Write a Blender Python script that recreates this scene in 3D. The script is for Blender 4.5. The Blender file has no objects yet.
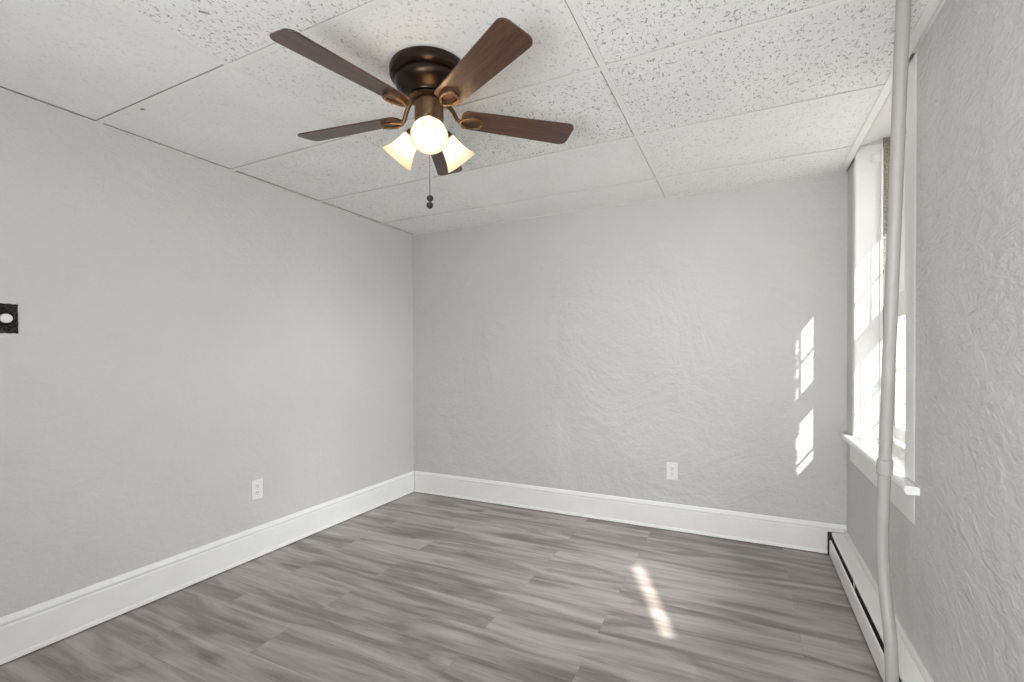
import bpy, bmesh, math, random
from mathutils import Vector, Matrix
random.seed(7)
PI = math.pi
SC = bpy.context.scene
COL = SC.collection

# ------------------------------------------------------------------ camera
YAW, PITCH, ROLL = 0.456, -0.0132, -0.0061
FPX, CY = 474.14, 360.8
CAMZ = 1.1855
c, s = math.cos(YAW), math.sin(YAW)
R0, F0, Z0 = Vector((c, s, 0)), Vector((-s, c, 0)), Vector((0, 0, 1))
FW = F0*math.cos(PITCH) + Z0*math.sin(PITCH)
U0 = -F0*math.sin(PITCH) + Z0*math.cos(PITCH)
RT = R0*math.cos(ROLL) + U0*math.sin(ROLL)
UP = -R0*math.sin(ROLL) + U0*math.cos(ROLL)
cam = bpy.data.cameras.new('camera')
cam.sensor_fit = 'HORIZONTAL'; cam.sensor_width = 36.0
cam.lens = FPX/1024*36.0
cam.shift_y = (CY-341)/1024
cam.clip_start = 0.02
co = bpy.data.objects.new('camera', cam); COL.objects.link(co)
M = Matrix((( RT.x, UP.x, -FW.x, 0), (RT.y, UP.y, -FW.y, 0), (RT.z, UP.z, -FW.z, CAMZ), (0, 0, 0, 1)))
co.matrix_world = M
SC.camera = co

# ------------------------------------------------------------------ light
w = bpy.data.worlds.new('world'); SC.world = w; w.use_nodes = True
bg = w.node_tree.nodes['Background']
bg.inputs[0].default_value = (0.93, 0.97, 1.0, 1); bg.inputs[1].default_value = 0.9
SUN = Vector((-1, 1.176, -1.38)).normalized()
sl = bpy.data.lights.new('sun', 'SUN'); sl.energy = 9.0; sl.angle = math.radians(0.55); sl.color = (1, 0.965, 0.91)
so = bpy.data.objects.new('sun', sl); COL.objects.link(so)
so.rotation_euler = SUN.to_track_quat('-Z', 'Y').to_euler()

def area(name, loc, target, sx, sy, energy, color, spread=180):
    l = bpy.data.lights.new(name, 'AREA'); l.shape = 'RECTANGLE'; l.size = sx; l.size_y = sy
    l.energy = energy; l.color = color; l.spread = math.radians(spread)
    o = bpy.data.objects.new(name, l); COL.objects.link(o); o.location = loc
    o.rotation_euler = (Vector(target)-Vector(loc)).to_track_quat('-Z', 'Z').to_euler()
    return o
area('ceiling_fill', (-0.55, -0.68, 0.95), (-0.40, 1.75, 2.2), 0.8, 0.8, 34.5, (0.935, 0.975, 1.0))  # fill lamp added behind the camera to lift ceiling and walls
area('side_fill', (0.42, -0.35, 1.30), (0.0, 3.3, 0.95), 1.1, 1.3, 11.5, (0.965, 0.99, 1.0), 90)  # unseen fill lamp added to brighten the back wall
area('left_fill', (0.42, -0.35, 1.30), (-2.4, 2.6, 0.95), 1.1, 1.3, 3, (0.965, 0.99, 1.0), 90)  # second added fill from the same spot, turned to the left wall
area('window_daylight', (2.6, 2.90, 2.25), (-2.4, 2.70, 0.90), 1.1, 1.3, 40, (0.97, 0.99, 1.0), 130)
area('window_skylight', (2.6, 2.90, 3.00), (-1.5, 2.70, 0.0), 1.1, 1.3, 92, (0.97, 0.99, 1.0), 130)

# added spot lamp, standing in for reflected sun; its beam makes the floor streak
STREAK_SRC = Vector((3.0, -5.66, 4.85))
gl_ = bpy.data.lights.new('streak_spot', 'SPOT'); gl_.energy = 19000; gl_.spot_size = math.radians(16); gl_.spot_blend = 0.2
gl_.shadow_soft_size = 0.06; gl_.color = (1, 0.93, 0.84)
go_ = bpy.data.objects.new('streak_spot', gl_); COL.objects.link(go_); go_.location = STREAK_SRC
go_.rotation_euler = (Vector((-0.35, 2.3, 0))-STREAK_SRC).to_track_quat('-Z', 'Y').to_euler()

vs = SC.view_settings
vs.view_transform = 'Standard'; vs.look = 'None'; vs.gamma = 1.0; vs.exposure = 0.10
vs.use_curve_mapping = False
SC.cycles.max_bounces = 10
SC.cycles.diffuse_bounces = 6
SC.cycles.sample_clamp_indirect = 6.0

# ------------------------------------------------------------------ material helpers
def srgb(r, g, b):
    f = lambda v: (v/255/12.92) if v/255 <= 0.04045 else ((v/255+0.055)/1.055)**2.4
    return (f(r), f(g), f(b), 1)

class NT:
    def __init__(self, name):
        self.m = bpy.data.materials.new(name); self.m.use_nodes = True
        self.t = self.m.node_tree; self.N = self.t.nodes
        self.b = self.N['Principled BSDF']
    def n(self, typ, **kw):
        x = self.N.new(typ)
        for k, v in kw.items():
            if k in x.inputs.keys() if isinstance(k, str) else False: x.inputs[k].default_value = v
            else: setattr(x, k, v)
        return x
    def l(self, a, b): self.t.links.new(a, b)
    def coord(self, scale=(1, 1, 1), rot=(0, 0, 0), loc=(0, 0, 0)):
        tc = self.n('ShaderNodeTexCoord'); mp = self.n('ShaderNodeMapping')
        mp.inputs['Scale'].default_value = scale; mp.inputs['Rotation'].default_value = rot; mp.inputs['Location'].default_value = loc
        self.l(tc.outputs['Object'], mp.inputs['Vector'])
        return mp.outputs['Vector']
    def noise(self, vec, scale, detail=4, rough=0.5, dist=0.0):
        x = self.n('ShaderNodeTexNoise'); self.l(vec, x.inputs['Vector'])
        x.inputs['Scale'].default_value = scale; x.inputs['Detail'].default_value = detail
        x.inputs['Roughness'].default_value = rough; x.inputs['Distortion'].default_value = dist
        return x.outputs['Fac']
    def ramp(self, fac, stops):
        x = self.n('ShaderNodeValToRGB'); self.l(fac, x.inputs['Fac']); cr = x.color_ramp
        while len(cr.elements) > 1: cr.elements.remove(cr.elements[-1])
        cr.elements[0].position = stops[0][0]; cr.elements[0].color = stops[0][1]
        for p, cc in stops[1:]:
            e = cr.elements.new(p); e.color = cc
        return x.outputs['Color']
    def math(self, op, a, b):
        x = self.n('ShaderNodeMath'); x.operation = op
        for i, v in enumerate((a, b)):
            if isinstance(v, (int, float)): x.inputs[i].default_value = v
            else: self.l(v, x.inputs[i])
        return x.outputs[0]
    def mix(self, fac, a, b, mode='MIX'):
        x = self.n('ShaderNodeMix'); x.data_type = 'RGBA'; x.blend_type = mode
        for sock, v in ((x.inputs[0], fac), (x.inputs[6], a), (x.inputs[7], b)):
            if isinstance(v, (int, float)): sock.default_value = v
            elif isinstance(v, tuple): sock.default_value = v
            else: self.l(v, sock)
        return x.outputs[2]
    def bump(self, h, strength, dist, prev=None):
        x = self.n('ShaderNodeBump'); x.inputs['Strength'].default_value = strength; x.inputs['Distance'].default_value = dist
        self.l(h, x.inputs['Height'])
        if prev is not None: self.l(prev, x.inputs['Normal'])
        return x.outputs['Normal']
    def set(self, color=None, rough=None, metal=None, normal=None, spec=None):
        b = self.b
        for k, v in (('Base Color', color), ('Roughness', rough), ('Metallic', metal), ('Normal', normal), ('Specular IOR Level', spec)):
            if v is None: continue
            if isinstance(v, (int, float, tuple)): b.inputs[k].default_value = v
            else: self.l(v, b.inputs[k])
        return self.m

W4 = lambda v: (v, v, v, 1)

def plain(name, col, rough=0.5, metal=0.0, var=0.04, scale=9, bump=0.0, spec=0.5):
    t = NT(name); v = t.coord()
    n = t.noise(v, scale, 4, 0.55)
    dark = tuple(x*(1-var) for x in col[:3])+(1,); lite = tuple(min(1, x*(1+var)) for x in col[:3])+(1,)
    cc = t.ramp(n, [(0.3, dark), (0.7, lite)])
    nm = None
    if bump: nm = t.bump(t.noise(v, 160, 3), bump, 0.002)
    return t.set(cc, rough, metal, nm, spec)

def plaster(name, col, coarse, fine, swirl, seed, rough=0.55, spec=0.35, stretch=(1, 1, 1)):
    t = NT(name); v = t.coord(loc=(seed, seed*1.7, seed*0.6)); v2 = t.coord(scale=stretch, loc=(seed, 0, 0))
    big = t.noise(v, 1.7, 5, 0.55, 0.6)
    cc = t.ramp(t.noise(v, 0.9, 6, 0.6), [(0.3, tuple(x*0.965 for x in col[:3])+(1,)), (0.7, tuple(min(1, x*1.03) for x in col[:3])+(1,))])
    # tiny scuffs
    sc = t.ramp(t.noise(v, 13, 3, 0.6, 0.5), [(0.76, W4(0)), (0.8, W4(1))])
    cc = t.mix(t.math('MULTIPLY', sc, 0.06), cc, srgb(120, 116, 112))
    nm = t.bump(big, swirl, 0.09)
    nm = t.bump(t.noise(v2, 17, 4, 0.55, 1.6), coarse, 0.03, nm)
    ridge = t.ramp(t.noise(v2, 48, 4, 0.6, 0.8), [(0.45, W4(0)), (0.62, W4(1))])
    nm = t.bump(ridge, fine, 0.006, nm)
    return t.set(cc, rough, 0, nm, spec)

M_left = plaster('plaster_left', srgb(208, 206, 204), 0.20, 0.15, 0.30, 3.1, stretch=(1, 0.8, 1.3))
M_back = plaster('plaster_back', srgb(202, 201, 199), 0.17, 0.14, 0.52, 8.3)
M_right = plaster('plaster_right', srgb(206, 205, 203), 0.30, 0.32, 0.30, 14.9, rough=0.45, spec=0.45, stretch=(1, 0.5, 1.0))
M_white = plain('white_paint', srgb(238, 237, 235), 0.38, var=0.02, bump=0.05)
M_whiteold = plain('old_white_paint', srgb(226, 224, 220), 0.42, var=0.03, scale=22, bump=0.25)
M_jamb = plain('jamb_paint', srgb(224, 224, 222), 0.45, var=0.02, bump=0.05)
M_tee = plain('grid_metal', srgb(242, 240, 236), 0.4, var=0.01)
M_plastic = plain('white_plastic', srgb(235, 233, 228), 0.3, var=0.01)
M_slot = plain('slot_dark', srgb(60, 56, 52), 0.6)
M_screw = plain('screw_metal', srgb(200, 196, 188), 0.35, metal=0.6)
M_heat = plain('heater_enamel', srgb(242, 241, 238), 0.35, var=0.015)
M_black = plain('dark_metal', srgb(38, 35, 33), 0.5, var=0.2, scale=40)
M_fin = plain('fin_metal', srgb(92, 90, 88), 0.4, metal=0.7, var=0.3, scale=60)
M_pipe = plain('pipe_paint', srgb(168, 165, 160), 0.45, var=0.03, scale=12, bump=0.12)
M_brick = plain('exterior_brick', srgb(150, 110, 92), 0.85, var=0.18, scale=30, bump=0.4)
M_ground = plain('ground_paving', srgb(150, 148, 142), 0.9, var=0.1, scale=3)
M_slit_panel = plain('slit_panel_paint', srgb(220, 218, 212), 0.6)
M_dark = plain('plenum_dark', srgb(58, 55, 52), 0.9)

def mk_mould():
    t = NT('weathered_strip'); v = t.coord()
    n = t.noise(v, 120, 5, 0.7)
    cc = t.ramp(n, [(0.36, srgb(98, 92, 76)), (0.52, srgb(140, 134, 120)), (0.68, srgb(186, 182, 172))])
    return t.set(cc, 0.8, 0, t.bump(n, 0.6, 0.006))
M_mould = mk_mould()

def mk_floor():
    t = NT('laminate_planks'); v = t.coord(loc=(3.0, 0.05, 0))
    br = t.n('ShaderNodeTexBrick'); t.l(v, br.inputs['Vector'])
    br.offset = 0.37; br.offset_frequency = 2; br.squash = 1
    br.inputs['Color1'].default_value = W4(0); br.inputs['Color2'].default_value = W4(1); br.inputs['Mortar'].default_value = W4(0.5)
    br.inputs['Scale'].default_value = 1.0; br.inputs['Mortar Size'].default_value = 0.0008; br.inputs['Mortar Smooth'].default_value = 0.2
    br.inputs['Brick Width'].default_value = 1.22; br.inputs['Row Height'].default_value = 0.182
    off = t.n('ShaderNodeVectorMath'); off.operation = 'MULTIPLY_ADD'
    t.l(br.outputs['Color'], off.inputs[0]); off.inputs[1].default_value = (1.9, 0.22, 11.7); t.l(v, off.inputs[2])
    def grain(sx, sy, scale, detail, rough, dist):
        mp = t.n('ShaderNodeMapping'); mp.inputs['Scale'].default_value = (sx, sy, 1)
        t.l(off.outputs[0], mp.inputs['Vector'])
        return t.noise(mp.outputs[0], scale, detail, rough, dist)
    g1 = grain(0.5, 3.6, 2.6, 4, 0.5, 1.2)
    g2 = grain(0.8, 16, 3.0, 5, 0.65, 0.5)
    g3 = grain(3.0, 60, 3.0, 3, 0.6, 0.2)
    base = t.ramp(g1, [(0.31, srgb(84, 76, 73)), (0.42, srgb(122, 113, 110)), (0.53, srgb(160, 151, 148)), (0.68, srgb(189, 181, 177))])
    base = t.mix(0.27, base, t.ramp(g2, [(0.28, srgb(98, 90, 86)), (0.5, srgb(152, 145, 141)), (0.72, srgb(188, 181, 176))]))
    base = t.mix(0.14, base, t.ramp(g3, [(0.3, srgb(96, 88, 84)), (0.65, srgb(184, 177, 172))]))
    tint = t.ramp(br.outputs['Color'], [(0.0, W4(0.985)), (1.0, W4(1.015))])
    base = t.mix(1.0, base, tint, 'MULTIPLY')
    base = t.mix(t.math('MULTIPLY', br.outputs['Fac'], 0.35), base, srgb(84, 76, 72))
    rough = t.ramp(g2, [(0.3, W4(0.36)), (0.7, W4(0.46))])
    nm = t.bump(g3, 0.08, 0.002)
    return t.set(base, rough, 0, nm, 0.45)
M_floor = mk_floor()

def mk_tile(name, amount, seed):
    t = NT(name); v = t.coord(loc=(seed, seed, 0))
    base = t.ramp(t.noise(v, 3, 5, 0.6), [(0.3, srgb(240, 239, 237)), (0.7, srgb(248, 247, 245))])
    va = t.coord(scale=(1.35, 0.6, 1), rot=(0, 0, 0.35), loc=(seed, 0, 0)); vb = t.coord(scale=(0.6, 1.35, 1), rot=(0, 0, -0.5), loc=(0, seed, 0))
    n1 = t.noise(va, 95, 3, 0.55, 0.7); n2 = t.noise(vb, 95, 3, 0.55, 0.7)
    lo = 0.61
    f1 = t.ramp(n1, [(lo, W4(0)), (lo+0.035, W4(1))]); f2 = t.ramp(n2, [(lo+0.02, W4(0)), (lo+0.055, W4(1))])
    sp = t.ramp(t.noise(v, 260, 2, 0.6), [(0.63, W4(0)), (0.69, W4(1))])
    f = t.math('MAXIMUM', t.math('MAXIMUM', f1, f2), t.math('MULTIPLY', sp, 0.45))
    fa = t.math('MULTIPLY', f, amount)
    cc = t.mix(fa, base, srgb(172, 168, 164))
    inv = t.math('SUBTRACT', 1.0, f)
    nm = t.bump(inv, 0.5*amount, 0.004)
    nm = t.bump(t.noise(v, 190, 3, 0.6), 0.12, 0.003, nm)
    return t.set(cc, 0.85, 0, nm, 0.2)
M_tileA = mk_tile('tile_fissured', 0.95, 2.0)
M_tileB = mk_tile('tile_fine', 0.22, 5.0)
M_tileC = mk_tile('tile_medium', 0.5, 9.0)

def mk_wood():
    t = NT('walnut_blade'); v = t.coord(scale=(2.0, 26, 8))
    n = t.noise(v, 2.2, 6, 0.62, 0.5); n2 = t.noise(v, 9, 4, 0.6)
    cc = t.ramp(n, [(0.28, srgb(44, 30, 25)), (0.5, srgb(78, 52, 41)), (0.72, srgb(104, 72, 56))])
    cc = t.mix(0.3, cc, t.ramp(n2, [(0.35, srgb(38, 26, 22)), (0.65, srgb(100, 70, 54))]))
    return t.set(cc, 0.3, 0, None, 0.6)
M_wood = mk_wood()
M_bronze = plain('oil_rubbed_bronze', srgb(52, 39, 32), 0.30, metal=0.8, var=0.15, scale=14)
M_brass = plain('antique_brass', srgb(104, 80, 58), 0.36, metal=0.75, var=0.15, scale=30)

def mk_shade():
    t = NT('frosted_glass'); N = t.N
    out = N['Material Output']
    tr = t.n('ShaderNodeBsdfTranslucent'); tr.inputs['Color'].default_value = (1.0, 0.93, 0.80, 1)
    t.set((0.8, 0.75, 0.66, 1), 0.25, 0)
    mx = t.n('ShaderNodeMixShader'); mx.inputs[0].default_value = 0.72
    t.l(t.b.outputs[0], mx.inputs[1]); t.l(tr.outputs[0], mx.inputs[2]); t.l(mx.outputs[0], out.inputs[0])
    n = t.noise(t.coord(), 40, 3); t.l(t.ramp(n, [(0.3, (0.95, 0.88, 0.75, 1)), (0.7, (0.98, 0.92, 0.80, 1))]), tr.inputs['Color'])
    return t.m
M_shade = mk_shade()
def emis(name, col, st):
    t = NT(name); t.b.inputs['Emission Color'].default_value = col; t.b.inputs['Emission Strength'].default_value = st
    n = t.noise(t.coord(), 20, 2); t.l(t.ramp(n, [(0, W4(0.85)), (1, W4(0.95))]), t.b.inputs['Base Color'])
    return t.m
M_bulb = emis('lit_bulb', (1.0, 0.80, 0.54, 1), 46.0)

def mk_glass():
    t = NT('window_glass'); out = t.N['Material Output']
    tr = t.n('ShaderNodeBsdfTransparent'); tr.inputs[0].default_value = (0.94, 0.955, 0.95, 1)
    gl = t.n('ShaderNodeBsdfGlossy'); gl.inputs['Roughness'].default_value = 0.02
    nm = t.bump(t.noise(t.coord(), 6, 2), 0.03, 0.01); t.l(nm, gl.inputs['Normal'])
    mx = t.n('ShaderNodeMixShader'); mx.inputs[0].default_value = 0.035; t.l(tr.outputs[0], mx.inputs[1]); t.l(gl.outputs[0], mx.inputs[2])
    t.l(mx.outputs[0], out.inputs[0]); return t.m
M_glass = mk_glass()

def mk_filigree():
    t = NT('dark_cast_plate'); v = t.coord()
    vo = t.n('ShaderNodeTexVoronoi'); t.l(v, vo.inputs['Vector']); vo.inputs['Scale'].default_value = 130
    cc = t.ramp(vo.outputs['Distance'], [(0.1, srgb(92, 80, 66)), (0.35, srgb(44, 40, 36)), (0.7, srgb(24, 22, 21))])
    return t.set(cc, 0.45, 0.5, t.bump(vo.outputs['Distance'], 0.7, 0.003))
M_plate = mk_filigree()

# ------------------------------------------------------------------ mesh helpers
def link(name, bm, mat, parent=None, smooth=False, bevel=0, kind=None):
    bmesh.ops.recalc_face_normals(bm, faces=bm.faces[:])
    me = bpy.data.meshes.new(name); bm.to_mesh(me); bm.free()
    mats = mat if isinstance(mat, (list, tuple)) else [mat]
    for m in mats: me.materials.append(m)
    if smooth:
        for p in me.polygons: p.use_smooth = True
        try: me.set_sharp_from_angle(angle=math.radians(40))
        except Exception: pass
    o = bpy.data.objects.new(name, me); COL.objects.link(o)
    if parent is not None: o.parent = parent
    if bevel:
        b = o.modifiers.new('bevel', 'BEVEL'); b.width = bevel; b.segments = 2; b.limit_method = 'ANGLE'
    if kind: o['kind'] = kind
    return o

def thing(name, label=None, cat=None, loc=(0, 0, 0), kind=None, group=None):
    o = bpy.data.objects.new(name, None); COL.objects.link(o); o.location = loc; o.empty_display_size = 0.1
    if label: o['label'] = label
    if cat: o['category'] = cat
    if kind: o['kind'] = kind
    if group: o['group'] = group
    return o

def box(bm, lo, hi, mi=0):
    vs_ = [bm.verts.new((x, y, z)) for x in (lo[0], hi[0]) for y in (lo[1], hi[1]) for z in (lo[2], hi[2])]
    for f in ((0, 1, 3, 2), (4, 6, 7, 5), (0, 4, 5, 1), (2, 3, 7, 6), (0, 2, 6, 4), (1, 5, 7, 3)):
        fc = bm.faces.new([vs_[i] for i in f]); fc.material_index = mi
    return bm
def B(*boxes):
    bm = bmesh.new()
    for lo, hi in boxes: box(bm, lo, hi)
    return bm

def prism(bm, prof, a, b, fn):
    """closed 2-D profile swept straight from a to b; fn(u,v,t) -> xyz"""
    r = [[bm.verts.new(fn(u, v, t)) for u, v in prof] for t in (a, b)]
    n = len(prof)
    for i in range(n):
        bm.faces.new((r[0][i], r[0][(i+1) % n], r[1][(i+1) % n], r[1][i]))
    bm.faces.new(r[0]); bm.faces.new(r[1][::-1])
    return bm

def lathe(bm, prof, seg=40, mat=None, cap=True):
    """prof: list (r,z); mat: Matrix applied"""
    rings = []
    for r, z in prof:
        if r < 1e-6: rings.append([bm.verts.new((0, 0, z))])
        else: rings.append([bm.verts.new((r*math.cos(2*PI*i/seg), r*math.sin(2*PI*i/seg), z)) for i in range(seg)])
    for a, b in zip(rings, rings[1:]):
        for i in range(seg):
            j = (i+1) % seg
            if len(a) == 1 and len(b) == 1: continue
            if len(a) == 1: bm.faces.new((a[0], b[j], b[i]))
            elif len(b) == 1: bm.faces.new((a[i], a[j], b[0]))
            else: bm.faces.new((a[i], a[j], b[j], b[i]))
    if cap:
        for rg in (rings[0], rings[-1]):
            if len(rg) > 1: bm.faces.new(rg)
    if mat is not None:
        vv = [v for rg in rings for v in rg]
        bmesh.ops.transform(bm, matrix=mat, verts=vv)
    return bm

def tube(bm, pts, rad, seg=12, closed=False):
    P = [Vector(p) for p in pts]; n = len(P)
    rads = rad if isinstance(rad, (list, tuple)) else [rad]*n
    rings = []; prev = None
    for i in range(n):
        if closed: t = (P[(i+1) % n]-P[i-1]).normalized()
        else: t = (P[min(i+1, n-1)]-P[max(i-1, 0)]).normalized()
        if prev is None:
            ref = Vector((0, 0, 1)) if abs(t.z) < 0.9 else Vector((1, 0, 0))
            u = t.cross(ref).normalized()
        else: u = (prev - t*prev.dot(t)).normalized()
        prev = u; v = t.cross(u)
        rings.append([bm.verts.new(P[i]+rads[i]*(math.cos(2*PI*k/seg)*u+math.sin(2*PI*k/seg)*v)) for k in range(seg)])
    m = n if closed else n-1
    for i in range(m):
        a, b = rings[i], rings[(i+1) % n]
        for k in range(seg):
            bm.faces.new((a[k], a[(k+1) % seg], b[(k+1) % seg], b[k]))
    if not closed:
        bm.faces.new(rings[0]); bm.faces.new(rings[-1][::-1])
    return bm

def smooth_path(pts, n=8):
    P = [Vector(p) for p in pts]; out = []
    for i in range(len(P)-1):
        p0 = P[max(i-1, 0)]; p1 = P[i]; p2 = P[i+1]; p3 = P[min(i+2, len(P)-1)]
        for k in range(n):
            t = k/n
            out.append(0.5*((2*p1)+(p2-p0)*t+(2*p0-5*p1+4*p2-p3)*t*t+(3*p1-p0-3*p2+p3)*t**3))
    out.append(P[-1]); return out

# ------------------------------------------------------------------ room shell
XL, XR, YB, YF, ZC = -2.581, 0.532, 3.314, -1.9, 2.222
XO = 0.90                                           # outer face of the right wall
WY0, WY1, WZ0, WZ1 = 2.19, 3.12, 0.70, 2.36        # window opening
TOP = 2.40
S = 'structure'
link('floor', B(((XL-0.2, YF-0.2, -0.08), (XO, YB+0.2, 0))), M_floor, kind=S)
link('wall_left', B(((XL-0.2, YF-0.2, 0), (XL, YB+0.2, TOP))), M_left, kind=S)
link('wall_back', B(((XL, YB, 0), (XO, YB+0.2, TOP))), M_back, kind=S)
link('wall_front', B(((XL, YF-0.2, 0), (XO, YF, TOP))), M_left, kind=S)
V0, V1, VZ0, VZ1 = -0.95, 0.50, 0.75, 2.1            # opening added out of view beside the camera, lets the streak beam in
bm = bmesh.new()
for lo, hi in (((XR, YF, 0), (XO, V0, TOP)), ((XR, V0, 0), (XO, V1, VZ0)), ((XR, V0, VZ1), (XO, V1, TOP)),
               ((XR, V1, 0), (XO, WY0, TOP)), ((XR, WY0, 0), (XO, WY1, WZ0)), ((XR, WY0, WZ1), (XO, WY1, TOP)),
               ((XR, WY1, 0), (XO, YB, TOP))):
    box(bm, lo, hi)
bmesh.ops.remove_doubles(bm, verts=bm.verts[:], dist=1e-5)
link('wall_right', bm, M_right, kind=S)
link('ceiling_upper', B(((XL-0.2, YF-0.2, TOP), (XO, YB+0.2, TOP+0.1))), M_dark, kind=S)

# lay-in ceiling: 2 ft x 4 ft panels on a white tee grid
L1, L2, LE = -1.6484, -0.4585, 0.495
XS = [XL+0.004, L1, L2, LE+0.01]
C3 = 2.9225
YS = [YB-0.004, C3] + [C3-0.61*k for k in range(1, 8)] + [YF]
bm = bmesh.new(); tw = 0.012
for i in range(3):
    for j in range(len(YS)-1):
        y1, y0 = YS[j], YS[j+1]
        if j == 0: mi = [2, 1, 2][i]
        elif j == 1: mi = [2, 1, 2][i]
        elif j == 2: mi = [2, 0, 0][i]
        elif j == 3: mi = [1, 2, 0][i]
        else: mi = [1, 0, 0][i]
        dz = random.uniform(0.0030, 0.0045) if i == 0 else random.uniform(0.0012, 0.0028)
        # panels sit a little out of line with their tees and leave thin dark slits
        gy = tw+(random.uniform(0.0016, 0.0030) if i == 0 else random.uniform(0.0010, 0.0022)) if j else 0.002
        gx = [tw+0.0028, tw+0.0042, 0.002][i]
        gl_x = 0.019+random.uniform(0.0, 0.0016) if i == 0 else 0.002
        box(bm, (XS[i]+gl_x, y0+0.002, ZC+dz), (XS[i+1]-max(gx, 0.002), y1-gy, ZC+0.016+dz), mi)
def chip(cx, cy, L, W, ang):                                        # small stain marks on the panels
    n = 12; vs_ = []
    for zz in (ZC-0.0003, ZC+0.005):
        vs_.append([bm.verts.new((cx+L*math.cos(t)*math.cos(ang)*(1+0.25*math.sin(3*t))-W*math.sin(t)*math.sin(ang), cy+L*math.cos(t)*math.sin(ang)+W*math.sin(t)*math.cos(ang)*(1+0.3*math.cos(2*t)), zz)) for t in [2*PI*i/n for i in range(n)]])
    for i in range(n):
        f = bm.faces.new((vs_[0][i], vs_[0][(i+1) % n], vs_[1][(i+1) % n], vs_[1][i])); f.material_index = 3
    f = bm.faces.new(vs_[0]); f.material_index = 3
chip(-1.463, 0.891, 0.016, 0.0045, 0.9); chip(-2.268, 1.118, 0.010, 0.006, 0.3)
M_chip = plain('tile_stain', srgb(164, 158, 148), 0.9, var=0.2, scale=60)
ceil = link('ceiling', bm, [M_tileA, M_tileB, M_tileC, M_chip], kind=S)
bm = bmesh.new()
for x in (L1, L2): box(bm, (x-tw, YF, ZC-0.0015), (x+tw, YB, ZC+0.0003)); box(bm, (x-0.002, YF, ZC), (x+0.002, YB, ZC+0.035))
for y in YS[1:-1]:
    for a, b in ((XL, L1-tw), (L1+tw, L2-tw), (L2+tw, LE-0.008)):
        box(bm, (a, y-tw, ZC-0.0008), (b, y+tw, ZC+0.0004)); box(bm, (a, y-0.002, ZC), (b, y+0.002, ZC+0.035))
link('trim_1', bm, M_tee, kind=S)                                   # ceiling tees
bm = bmesh.new()
box(bm, (XL, YF, ZC-0.002), (XL+0.018, YB, ZC+0.0002)); box(bm, (XL+0.018, YB-0.018, ZC-0.002), (LE-0.008, YB, ZC+0.0002))
box(bm, (LE-0.008, YF, ZC-0.002), (LE+0.027, YB, ZC+0.0002)); box(bm, (LE+0.027, YF, ZC-0.002), (XR-0.0005, 2.10, ZC+0.0002)); box(bm, (LE+0.025, YF, ZC-0.002), (LE+0.027, YB, ZC+0.028))
link('trim_2', bm, M_tee, kind=S)                                   # wall angle

# baseboards: shoe, flat board, moulded cap
H = 0.1815
BP = [(0, 0.005), (0.026, 0.005), (0.026, 0.008), (0.022, 0.020), (0.017, 0.024), (0.017, H-0.040), (0.0145, H-0.037), (0.0145, H-0.031),
      (0.020, H-0.027), (0.020, H-0.020), (0.015, H-0.012), (0.011, H-0.004), (0.006, H), (0, H)]
link('baseboard_left', prism(bmesh.new(), BP, YF, YB, lambda u, v, t: (XL+u*0.62, t, v)), M_white, kind=S)
link('baseboard_back', prism(bmesh.new(), BP, XL+0.02, XR, lambda u, v, t: (t, YB-u*0.75, v)), M_white, kind=S)
k = 0.155/H
link('baseboard_right', prism(bmesh.new(), [(u*0.8, v*k) for u, v in BP], YF, YB-0.02, lambda u, v, t: (XR-u, t, v)), M_whiteold, kind=S)

# ------------------------------------------------------------------ window in the right wall
win = thing('window_1', 'white six over six sash window in deep reveal on right wall', 'window', (XR, 2.65, 0.73), kind=S)
def wpart(name, bm, mat, parent=win, **kw):
    bmesh.ops.translate(bm, verts=bm.verts[:], vec=-Vector(win.location))
    return link(name, bm, mat, parent, **kw)
CF = 0.5295                                            # casing face
XJ = 0.655                                            # inner jamb depth
# far jamb with shallow raised edge, near jamb splayed
wpart('jamb', B(((CF+0.006, WY1-0.005, 0.73), (XJ, WY1+0.03, 2.285)), ((XJ-0.012, WY1-0.012, 0.73), (XJ, WY1, 2.262))), M_jamb, bevel=0.002)
wpart('hinge_leaf', B(((0.605, WY1-0.010, 2.19), (0.648, WY1-0.004, 2.235)), ((0.612, WY1-0.013, 2.197), (0.641, WY1-0.009, 2.228))), M_jamb, bevel=0.0015)
bm = bmesh.new()
prism(bm, [(CF+0.012, WY0-0.01), (XJ+0.03, WY0+0.05), (XJ+0.03, WY0-0.01)], 0.73, 2.31, lambda u, v, t: (u, v, t))
wpart('jamb', bm, M_white)
# weathered stop strip beyond the far jamb, and outer reveal
wpart('stop_strip', B(((XJ, WY1-0.012, 0.735), (XJ+0.032, WY1+0.02, 2.31))), M_mould)
wpart('sash_channel', B(((0.69, WY1-0.004, 0.735), (0.80, WY1+0.02, 2.31))), M_white)
wpart('head', prism(bmesh.new(), [(CF+0.004, 2.287), (0.81, 2.345), (0.81, 2.36), (CF+0.004, 2.36)], WY0, WY1+0.02, lambda u, v, t: (u, t, v)), M_white)
# casings
def casing(y0, y1):
    bm = prism(bmesh.new(), [(XR+0.004, y0), (XR-0.0002, y0), (CF, y0+0.012), (CF, y1), (XR+0.004, y1)], 0.73, 2.216, lambda u, v, t: (u, v, t))
    return bm
wpart('casing', casing(2.092, 2.196), M_white, bevel=0.001)
wpart('casing', casing(3.118, 3.150), M_whiteold, bevel=0.004)
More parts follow.
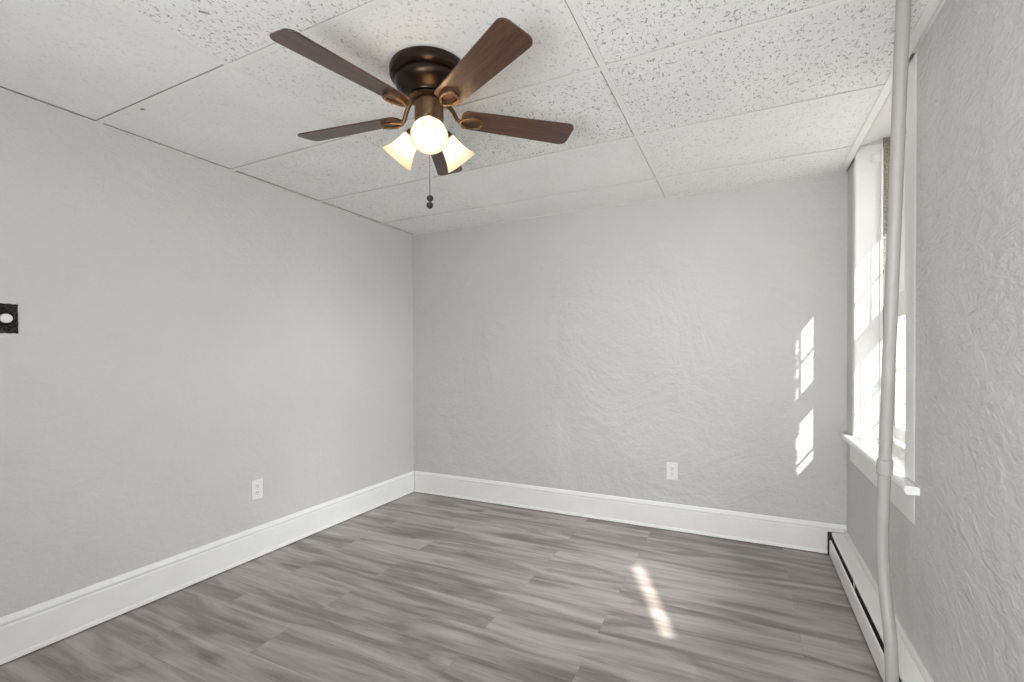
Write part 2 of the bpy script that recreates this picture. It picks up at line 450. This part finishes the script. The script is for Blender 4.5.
# stool with rounded nose, and apron
nose = [(0.70, 0.700), (0.70, 0.728), (0.500, 0.731), (0.492, 0.727), (0.488, 0.716), (0.491, 0.705), (0.498, 0.699)]
bm = prism(bmesh.new(), nose, 2.035, 3.225, lambda u, v, t: (u if not (u > 0.6 and (t < 2.1 or t > 3.15)) else XR, t, v))
wpart('stool', bm, M_white, bevel=0.002)
bm = bmesh.new()
prism(bm, [(XR+0.002, 2.088), (XR-0.0002, 2.088), (CF, 2.100), (CF, 3.20), (XR+0.002, 3.20)], 0.585, 0.705, lambda u, v, t: (u, v, t))
box(bm, (CF-0.004, 2.10, 0.690), (XR, 3.20, 0.705))
wpart('apron', bm, M_white)
wpart('outer_sill', B(((0.70, WY0, 0.66), (0.97, WY1, 0.715))), M_white, bevel=0.003)
wpart('shade_catch', B(((0.548, 3.086, 0.731), (0.585, 3.112, 0.741))), M_plastic, bevel=0.002)
def sash(name, xc, z0, z1, brail, trail, rows, y0=WY0+0.07, y1=WY1):
    t = 0.018
    bm = bmesh.new()
    ylo, yhi = 2.285, 3.085
    box(bm, (xc-t, y0, z0), (xc+t, ylo, z1)); box(bm, (xc-t, yhi, z0), (xc+t, y1, z1))
    box(bm, (xc-t, ylo, z0), (xc+t, yhi, z0+brail)); box(bm, (xc-t, ylo, z1-trail), (xc+t, yhi, z1))
    o = wpart(name, bm, M_white, bevel=0.002)
    bm = bmesh.new(); m = 0.0045
    for yy in (2.445, 2.605, 2.765, 2.925): box(bm, (xc-0.004, yy-m, z0+brail), (xc+0.004, yy+m, z1-trail))
    for zz in rows: box(bm, (xc-0.004, ylo, zz-m), (xc+0.004, yhi, zz+m))
    mu = wpart('muntin', bm, M_white, o)
    bm = B(((xc-0.002, ylo, z0+brail), (xc+0.002, yhi, z1-trail)))
    gl = wpart('pane', bm, M_glass, o)
    for q in (mu, gl): q.location = (0, 0, 0)
    return o
sash('upper_sash', 0.765, 1.475, 2.30, 0.062, 0.055, (1.76, 1.975))
ls = sash('lower_sash', 0.722, 0.735, 1.487, 0.065, 0.120, (1.105, 0.93))
bm = bmesh.new(); box(bm, (0.690, 3.03, 1.092), (0.704, 3.06, 1.112)); lathe(bm, [(0.006, 0), (0.006, 0.02)], 12, Matrix.Translation((0.695, 3.045, 1.085)))
wpart('sash_lift', bm, M_screw, ls)

# what blocks light outside: lintel, an added brick pier, added panels that slit the beam
bm = bmesh.new()
box(bm, (XO, 1.9, 2.285), (XO+0.11, 3.9, 2.45))
link('trim_3', bm, M_brick, kind=S)                                  # outer lintel course
bm = bmesh.new()
def pier_y(x): return 0.283+0.85*(YB-x)
px = 1.20; py = 3.314-(px-0.2855)/0.85
z = -1.0; q = 0
while z < 2.6:
    box(bm, (XO+0.0, 1.75, z), (px+(0.006 if q % 2 else -0.002)+random.uniform(-.004, .004), py+random.uniform(-.004, .004), z+0.062))
    box(bm, (XO+0.0, 1.755, z+0.062), (px-0.008, py-0.006, z+0.072)); z += 0.072; q += 1
link('added_pier', bm, M_brick, kind=S)                                  # unseen brick pier added to cut the left edge of the sun patch
link('ground', B(((XO+0.3, -14, -1.6), (30, 30, -1.5))), M_ground, kind=S)

def back_project(x, y, X):
    t = (X-x)/(STREAK_SRC.x-x)
    return (y+(STREAK_SRC.y-y)*t, STREAK_SRC.z*t)
XP = 0.60
a1 = back_project(-0.508, 2.690, XP); a2 = back_project(-0.262, 2.085, XP)
b1 = back_project(-0.566, 2.648, XP); b2 = back_project(-0.312, 2.035, XP)
e1 = back_project(-0.222, 1.985, XP); e2 = back_project(-0.120, 1.740, XP)
f1 = back_project(-0.233, 1.980, XP); f2 = back_project(-0.131, 1.735, XP)
streak_op = thing('streak_opening', 'unseen opening on right wall with added panels that shape the floor streak', 'window', (XR, -0.2, 0.75), kind=S)
def poly_panel(ring):
    bm = bmesh.new(); prism(bm, ring, XP-0.004, XP+0.004, lambda u, v, t: (t, u, v))
    bmesh.ops.translate(bm, verts=bm.verts[:], vec=-Vector(streak_op.location))
    return link('slit_panel', bm, M_slit_panel, streak_op)  # added only to cut the spot beam into streaks
E_ = 0.0
yl, yr = b1[0], a1[0]
poly_panel([(V1, VZ0), (V1, VZ1), (a1[0], VZ1), a1, a2, e1, e2, (e2[0], VZ0)])
poly_panel([(V0, VZ0), (V0, VZ1), (b1[0], VZ1), b1, b2, f1, f2, (f2[0], VZ0)])
poly_panel([a2, b2, f1, e1])
poly_panel([a1, (a1[0], VZ1), (b1[0], VZ1), b1])
poly_panel([e2, f2, (f2[0], VZ0), (e2[0], VZ0)])

# ------------------------------------------------------------------ riser pipe
pipe = thing('riser_pipe', 'grey painted steam riser pipe standing floor to ceiling before the window', 'pipe', (0.418, 1.87, 0))
PP = [(0.424, 1.882, 0.0), (0.424, 1.882, 0.08), (0.424, 1.884, 0.15), (0.423, 1.899, 0.257), (0.420, 1.938, 0.366), (0.417, 1.964, 0.475), (0.415, 1.965, 0.591),
      (0.418, 1.953, 0.807), (0.4175, 1.925, 1.011), (0.417, 1.886, 1.291), (0.4165, 1.842, 1.612), (0.4155, 1.793, 1.955), (0.415, 1.752, 2.2195)]
pts = smooth_path([(x-0.418, y-1.87, zz) for x, y, zz in PP], 5)
link('pipe_run', tube(bmesh.new(), pts, 0.0178, 28), M_pipe, pipe, smooth=True)
def along(zz):
    for p, q in zip(PP, PP[1:]):
        if p[2] <= zz <= q[2]:
            f = (zz-p[2])/(q[2]-p[2]); return (p[0]+(q[0]-p[0])*f-0.418, p[1]+(q[1]-p[1])*f-1.87, zz)
bm = bmesh.new()
cp = [along(zz) for zz in (0.778, 0.781, 0.805, 0.829, 0.832)]
tube(bm, cp, [0.018, 0.0218, 0.0225, 0.0218, 0.018], 28)
link('coupling', bm, M_pipe, pipe, smooth=True)
lathe_b = lathe(bmesh.new(), [(0.0172, 0.0), (0.034, 0.0), (0.034, 0.003), (0.029, 0.008), (0.0188, 0.011)], 28, Matrix.Translation((0.006, 0.012, 0)), cap=False)
link('floor_flange', lathe_b, M_pipe, pipe, smooth=True)

# ------------------------------------------------------------------ baseboard heater
HY0, HY1 = 0.9, 3.285
ht = thing('baseboard_heater', 'low white electric baseboard heater along floor under the window', 'heater', (0.50, 2.1, 0))
def hp(name, bm, mat, **kw):
    bmesh.ops.translate(bm, verts=bm.verts[:], vec=-Vector(ht.location))
    return link(name, bm, mat, ht, **kw)
ext = lambda u, v, t: (u, t, v)
hp('top_cover', prism(bmesh.new(), [(0.514, 0.142), (0.459, 0.139), (0.455, 0.136), (0.456, 0.122), (0.4575, 0.122), (0.4570, 0.135), (0.460, 0.1365), (0.514, 0.1395)], HY0, HY1-0.004, ext), M_heat)
hp('front_panel', prism(bmesh.new(), [(0.4440, 0.012), (0.4440, 0.082), (0.446, 0.094), (0.452, 0.097), (0.4525, 0.0955), (0.4475, 0.0925), (0.4462, 0.082), (0.4462, 0.012)], HY0, HY1-0.006, ext), M_heat)
hp('back_plate', B(((0.511, HY0, 0.006), (0.5135, HY1, 0.14))), M_heat)
hp('end_plate', B(((0.436, HY1-0.004, 0.004), (0.513, HY1, 0.140)), ((0.436, HY1-0.03, 0.004), (0.4385, HY1, 0.125)) if False else ((0.438, HY1-0.006, 0.010), (0.456, HY1-0.001, 0.135))), M_black)
hp('end_plate', B(((0.446, HY0-0.003, 0.004), (0.513, HY0, 0.141))), M_heat)
bm = bmesh.new()
tube(bm, [(0.485, HY0+0.02, 0.075), (0.485, HY1-0.02, 0.075)], 0.008, 10)
y = HY0+0.06
while y < HY1-0.05:
    box(bm, (0.462, y, 0.045), (0.506, y+0.0012, 0.105)); y += 0.013
hp('heating_element', bm, M_fin)
hp('liner', B(((0.4485, HY0, 0.006), (0.511, HY1-0.006, 0.012))), M_black)
hp('bracket', B(((0.456, 2.66, 0.012), (0.460, 2.672, 0.124))), M_heat)

# ------------------------------------------------------------------ outlets and dimmer
def outlet(name, label, pos, right, out):
    t = thing(name, label, 'outlet', pos, group=None)
    R_, O_ = Vector(right), Vector(out); U_ = Vector((0, 0, 1))
    X = Matrix((R_, U_, O_)).transposed().to_4x4()
    def put(nm, bm, mat, par=t, **kw):
        bmesh.ops.transform(bm, matrix=X, verts=bm.verts[:]); return link(nm, bm, mat, par, **kw)
    put('cover_plate', B(((-0.036, -0.058, 0), (0.036, 0.058, 0.006))), M_plastic, bevel=0.003)
    for sgn in (1, -1):
        bm = bmesh.new(); ring = []
        for i in range(28):
            a = 2*PI*i/28; ring.append((max(-0.0145, min(0.0145, 0.0172*math.cos(a))), 0.0172*math.sin(a)*0.95+sgn*0.0195))
        prism(bm, ring, 0.004, 0.0078, lambda u, v, q: (u, v, q))
        rc = put('receptacle', bm, M_plastic)
        yc = sgn*0.0195
        bm = B(((-0.0072, yc-0.001, 0.0070), (-0.0048, yc+0.009, 0.0081)), ((0.0046, yc-0.001, 0.0070), (0.0068, yc+0.0075, 0.0081)))
        lathe(bm, [(0.0026, 0.0070), (0.0026, 0.0081)], 12, Matrix.Translation((0, yc-0.0085, 0)))
        put('slots', bm, M_slot, rc)
    put('screw', lathe(bmesh.new(), [(0.0032, 0.005), (0.0032, 0.0072), (0.0015, 0.0078)], 14), M_screw)
    return t
outlet('wall_outlet', 'white duplex outlet on the left wall above the baseboard', (XL, 1.836, 0.4005), (0, 1, 0), (1, 0, 0))
outlet('wall_outlet', 'white duplex outlet low on the textured back wall', (-0.436, YB, 0.3985), (1, 0, 0), (0, -1, 0))

dm = thing('dimmer_switch', 'dark ornate cast switch plate with white round dimmer knob on left wall', 'switch', (XL, 0.7885, 1.338))
bm = bmesh.new(); ring = []
for i in range(44):                                    # slightly scalloped plate outline
    tt = i/44*4; sd = int(tt); f = tt-sd
    px_, pz_ = [(-1+2*f, -1), (1, -1+2*f), (1-2*f, 1), (-1, 1-2*f)][sd]
    wv = 1+0.018*math.cos(i*2*PI/44*12)
    ring.append((px_*0.0365*wv, pz_*0.0575*wv))
prism(bm, ring, 0.0, 0.005, lambda u, v, t: (t, u, v))
link('cover_plate', bm, M_plate, dm, bevel=0.0015)
RX = Matrix.Rotation(PI/2, 4, 'Y')
bm = bmesh.new()
lathe(bm, [(0.026, 0.004), (0.0285, 0.007), (0.026, 0.0095), (0.0225, 0.007)], 36, RX, cap=False)
for i in range(12):
    a = 2*PI*i/12
    bmesh.ops.create_uvsphere(bm, u_segments=8, v_segments=6, radius=0.0045, matrix=Matrix.Translation((0.0055, 0.031*math.cos(a), 0.031*math.sin(a)*1.35)))
link('raised_ornament', bm, M_plate, dm, smooth=True)
link('knob', lathe(bmesh.new(), [(0.0165, 0.004), (0.0180, 0.006), (0.0178, 0.016), (0.0160, 0.0195), (0.0, 0.0205)], 32, RX), M_plastic, dm, smooth=True)

# ------------------------------------------------------------------ ceiling fan
FX, FY = -1.028, 1.425
fan = thing('ceiling_fan', 'dark bronze ceiling fan with five walnut blades and three lit glass shades', 'ceiling fan', (FX, FY, ZC))
zz = lambda z: z-ZC
def fp(name, bm, mat, par=fan, **kw): return link(name, bm, mat, par, **kw)
fp('ceiling_medallion', lathe(bmesh.new(), [(0.0, -0.0005), (0.150, -0.0005), (0.150, -0.0012), (0.13, -0.0015), (0.0, -0.0015)], 56), M_tileB, smooth=True)
can = [(0.0, -0.001), (0.130, -0.001), (0.1365, -0.004), (0.1395, -0.010), (0.1395, -0.030), (0.137, -0.036), (0.130, -0.039), (0.123, -0.043), (0.0, -0.043)]
fp('canopy', lathe(bmesh.new(), can, 56), M_bronze, smooth=True)
mot = [(0.0, -0.042), (0.116, -0.042), (0.1205, -0.047), (0.1215, -0.055), (0.1200, -0.064), (0.114, -0.074), (0.100, -0.086), (0.087, -0.095), (0.078, -0.100), (0.075, -0.106), (0.0, -0.106)]
fp('motor_housing', lathe(bmesh.new(), mot, 56), M_bronze, smooth=True)
fp('flywheel', lathe(bmesh.new(), [(0.0, -0.106), (0.064, -0.106), (0.068, -0.109), (0.068, -0.117), (0.062, -0.121), (0.0, -0.121)], 48), M_bronze, smooth=True)
sw = [(0.0, -0.120), (0.047, -0.120), (0.052, -0.124), (0.052, -0.186), (0.048, -0.194), (0.036, -0.203), (0.020, -0.211), (0.010, -0.217), (0.0, -0.219)]
sh = fp('switch_housing', lathe(bmesh.new(), sw, 44), M_brass, smooth=True)

BZ = 2.057-ZC; TH0, TILT, RT_ = 2.014, -0.212, 0.556
def rounded_blade():
    bm = bmesh.new(); prof = []
    r0, r1, w0, w1 = 0.118, RT_, 0.047, 0.0600
    def arc(cx, cy, rad, a0, a1, n=7):
        for i in range(n+1):
            a = a0+(a1-a0)*i/n; prof.append((cx+rad*math.cos(a), cy+rad*math.sin(a)))
    rc, rr = 0.028, 0.026
    arc(r1-rc, w1-rc, rc, PI/2, 0); arc(r1-rc, -w1+rc, rc, 0, -PI/2)
    arc(r0+rr, -w0+rr, rr, -PI/2, -PI); arc(r0+rr, w0-rr, rr, PI, PI/2)
    prism(bm, prof, -0.003, 0.003, lambda u, v, t: (u, v, t))
    return bm
for kx in range(5):
    a = TH0-kx*2*PI/5
    X = Matrix.Rotation(a, 4, 'Z') @ Matrix.Translation((0, 0, BZ)) @ Matrix.Rotation(TILT, 4, 'X')
    bl = fp('blade', rounded_blade(), M_wood, bevel=0.0012); bl.matrix_local = X
    # blade iron: curved arm that ends in an open teardrop loop under the blade
    bm = bmesh.new()
    arm = smooth_path([(0.050, 0, 0.052), (0.072, 0, 0.046), (0.090, 0, 0.024), (0.103, 0, -0.002), (0.116, 0, -0.0125)], 6)
    tube(bm, arm, [0.0080]*len(arm), 12)
    lp = []
    for i in range(36):
        t = 2*PI*i/36; rr = 0.024*(1-0.30*math.cos(t))
        lp.append((0.154-0.041*math.cos(t), rr*math.sin(t)*1.05, -0.0125))
    tube(bm, lp, 0.0056, 10, closed=True)
    for sx, sy in ((0.146, 0.023), (0.146, -0.023), (0.193, 0.0)):
        tube(bm, [(sx, sy, -0.003), (sx, sy, -0.014)], 0.0030, 8)
    for sx, sy in ((0.193, 0.0), (0.146, 0.023), (0.146, -0.023)):
        bmesh.ops.create_uvsphere(bm, u_segments=12, v_segments=8, radius=0.0042, matrix=Matrix.Translation((sx, sy, -0.0165)))
    # untilt the arm root so that it meets the flywheel
    ir = fp('blade_iron', bm, M_brass, smooth=True); ir.matrix_local = X

az0 = math.atan2(-FY, -FX)                              # one lamp faces the camera's side of the room
for kx in range(3):
    a = az0+kx*2*PI/3
    dr = Vector((math.cos(a), math.sin(a), 0))
    p0 = dr*0.062+Vector((0, 0, 1.998-ZC)); p1 = dr*0.139+Vector((0, 0, 1.918-ZC))
    ax = (p1-p0).normalized(); Q = ax.to_track_quat('Z', 'Y').to_matrix().to_4x4(); T = Matrix.Translation(p0) @ Q
    Ls = (p1-p0).length
    bm = bmesh.new()
    tube(bm, smooth_path([dr*0.040+Vector((0, 0, -0.178)), dr*0.048+Vector((0, 0, -0.196)), p0-ax*0.004], 6), 0.009, 12)
    lathe(bm, [(0.0, -0.012), (0.018, -0.012), (0.026, -0.004), (0.029, 0.006), (0.029, 0.016), (0.0, 0.016)], 28, T)
    holder = fp('lamp_holder', bm, M_brass, smooth=True)
    prof = [(0.026, 0.004), (0.029, 0.012), (0.033, 0.030), (0.037, 0.050), (0.043, 0.070), (0.051, 0.090), (0.063, Ls)]
    inn = [(r-0.003, z) for r, z in prof][::-1]
    bm = bmesh.new(); lathe(bm, prof+inn, 40, T, cap=False)
    shd = fp('lamp_shade', bm, M_shade, smooth=True)
    bm = bmesh.new()
    lathe(bm, [(0.011, 0.016), (0.012, 0.030), (0.018, 0.044), (0.0225, 0.058), (0.0225, 0.068), (0.018, 0.081), (0.009, 0.088), (0.0, 0.090)], 24, T)
    bu = fp('light_bulb', bm, M_bulb, shd, smooth=True)

VD = Vector((FX, FY, 0)).normalized()
for (off, lat, zt, zb, name) in ((0.014, 0.0012, -0.205, 1.760-ZC, 'pull_chain'), (-0.014, 0.0, -0.205, 1.726-ZC, 'pull_chain')):
    dx, dy = VD.x*off+VD.y*lat, VD.y*off-VD.x*lat
    bm = bmesh.new()
    zq = zt
    tube(bm, [(dx, dy, zt), (dx, dy, zb+0.011)], 0.0007, 6)
    while zq > zb+0.012:
        bmesh.ops.create_icosphere(bm, subdivisions=1, radius=0.0014, matrix=Matrix.Translation((dx, dy, zq))); zq -= 0.005
    ch = fp(name, bm, M_brass, smooth=True)
    bm = bmesh.new(); bmesh.ops.create_uvsphere(bm, u_segments=20, v_segments=14, radius=0.0122, matrix=Matrix.Translation((dx, dy, zb)))
    fp('ball_fob', bm, M_black, ch, smooth=True)
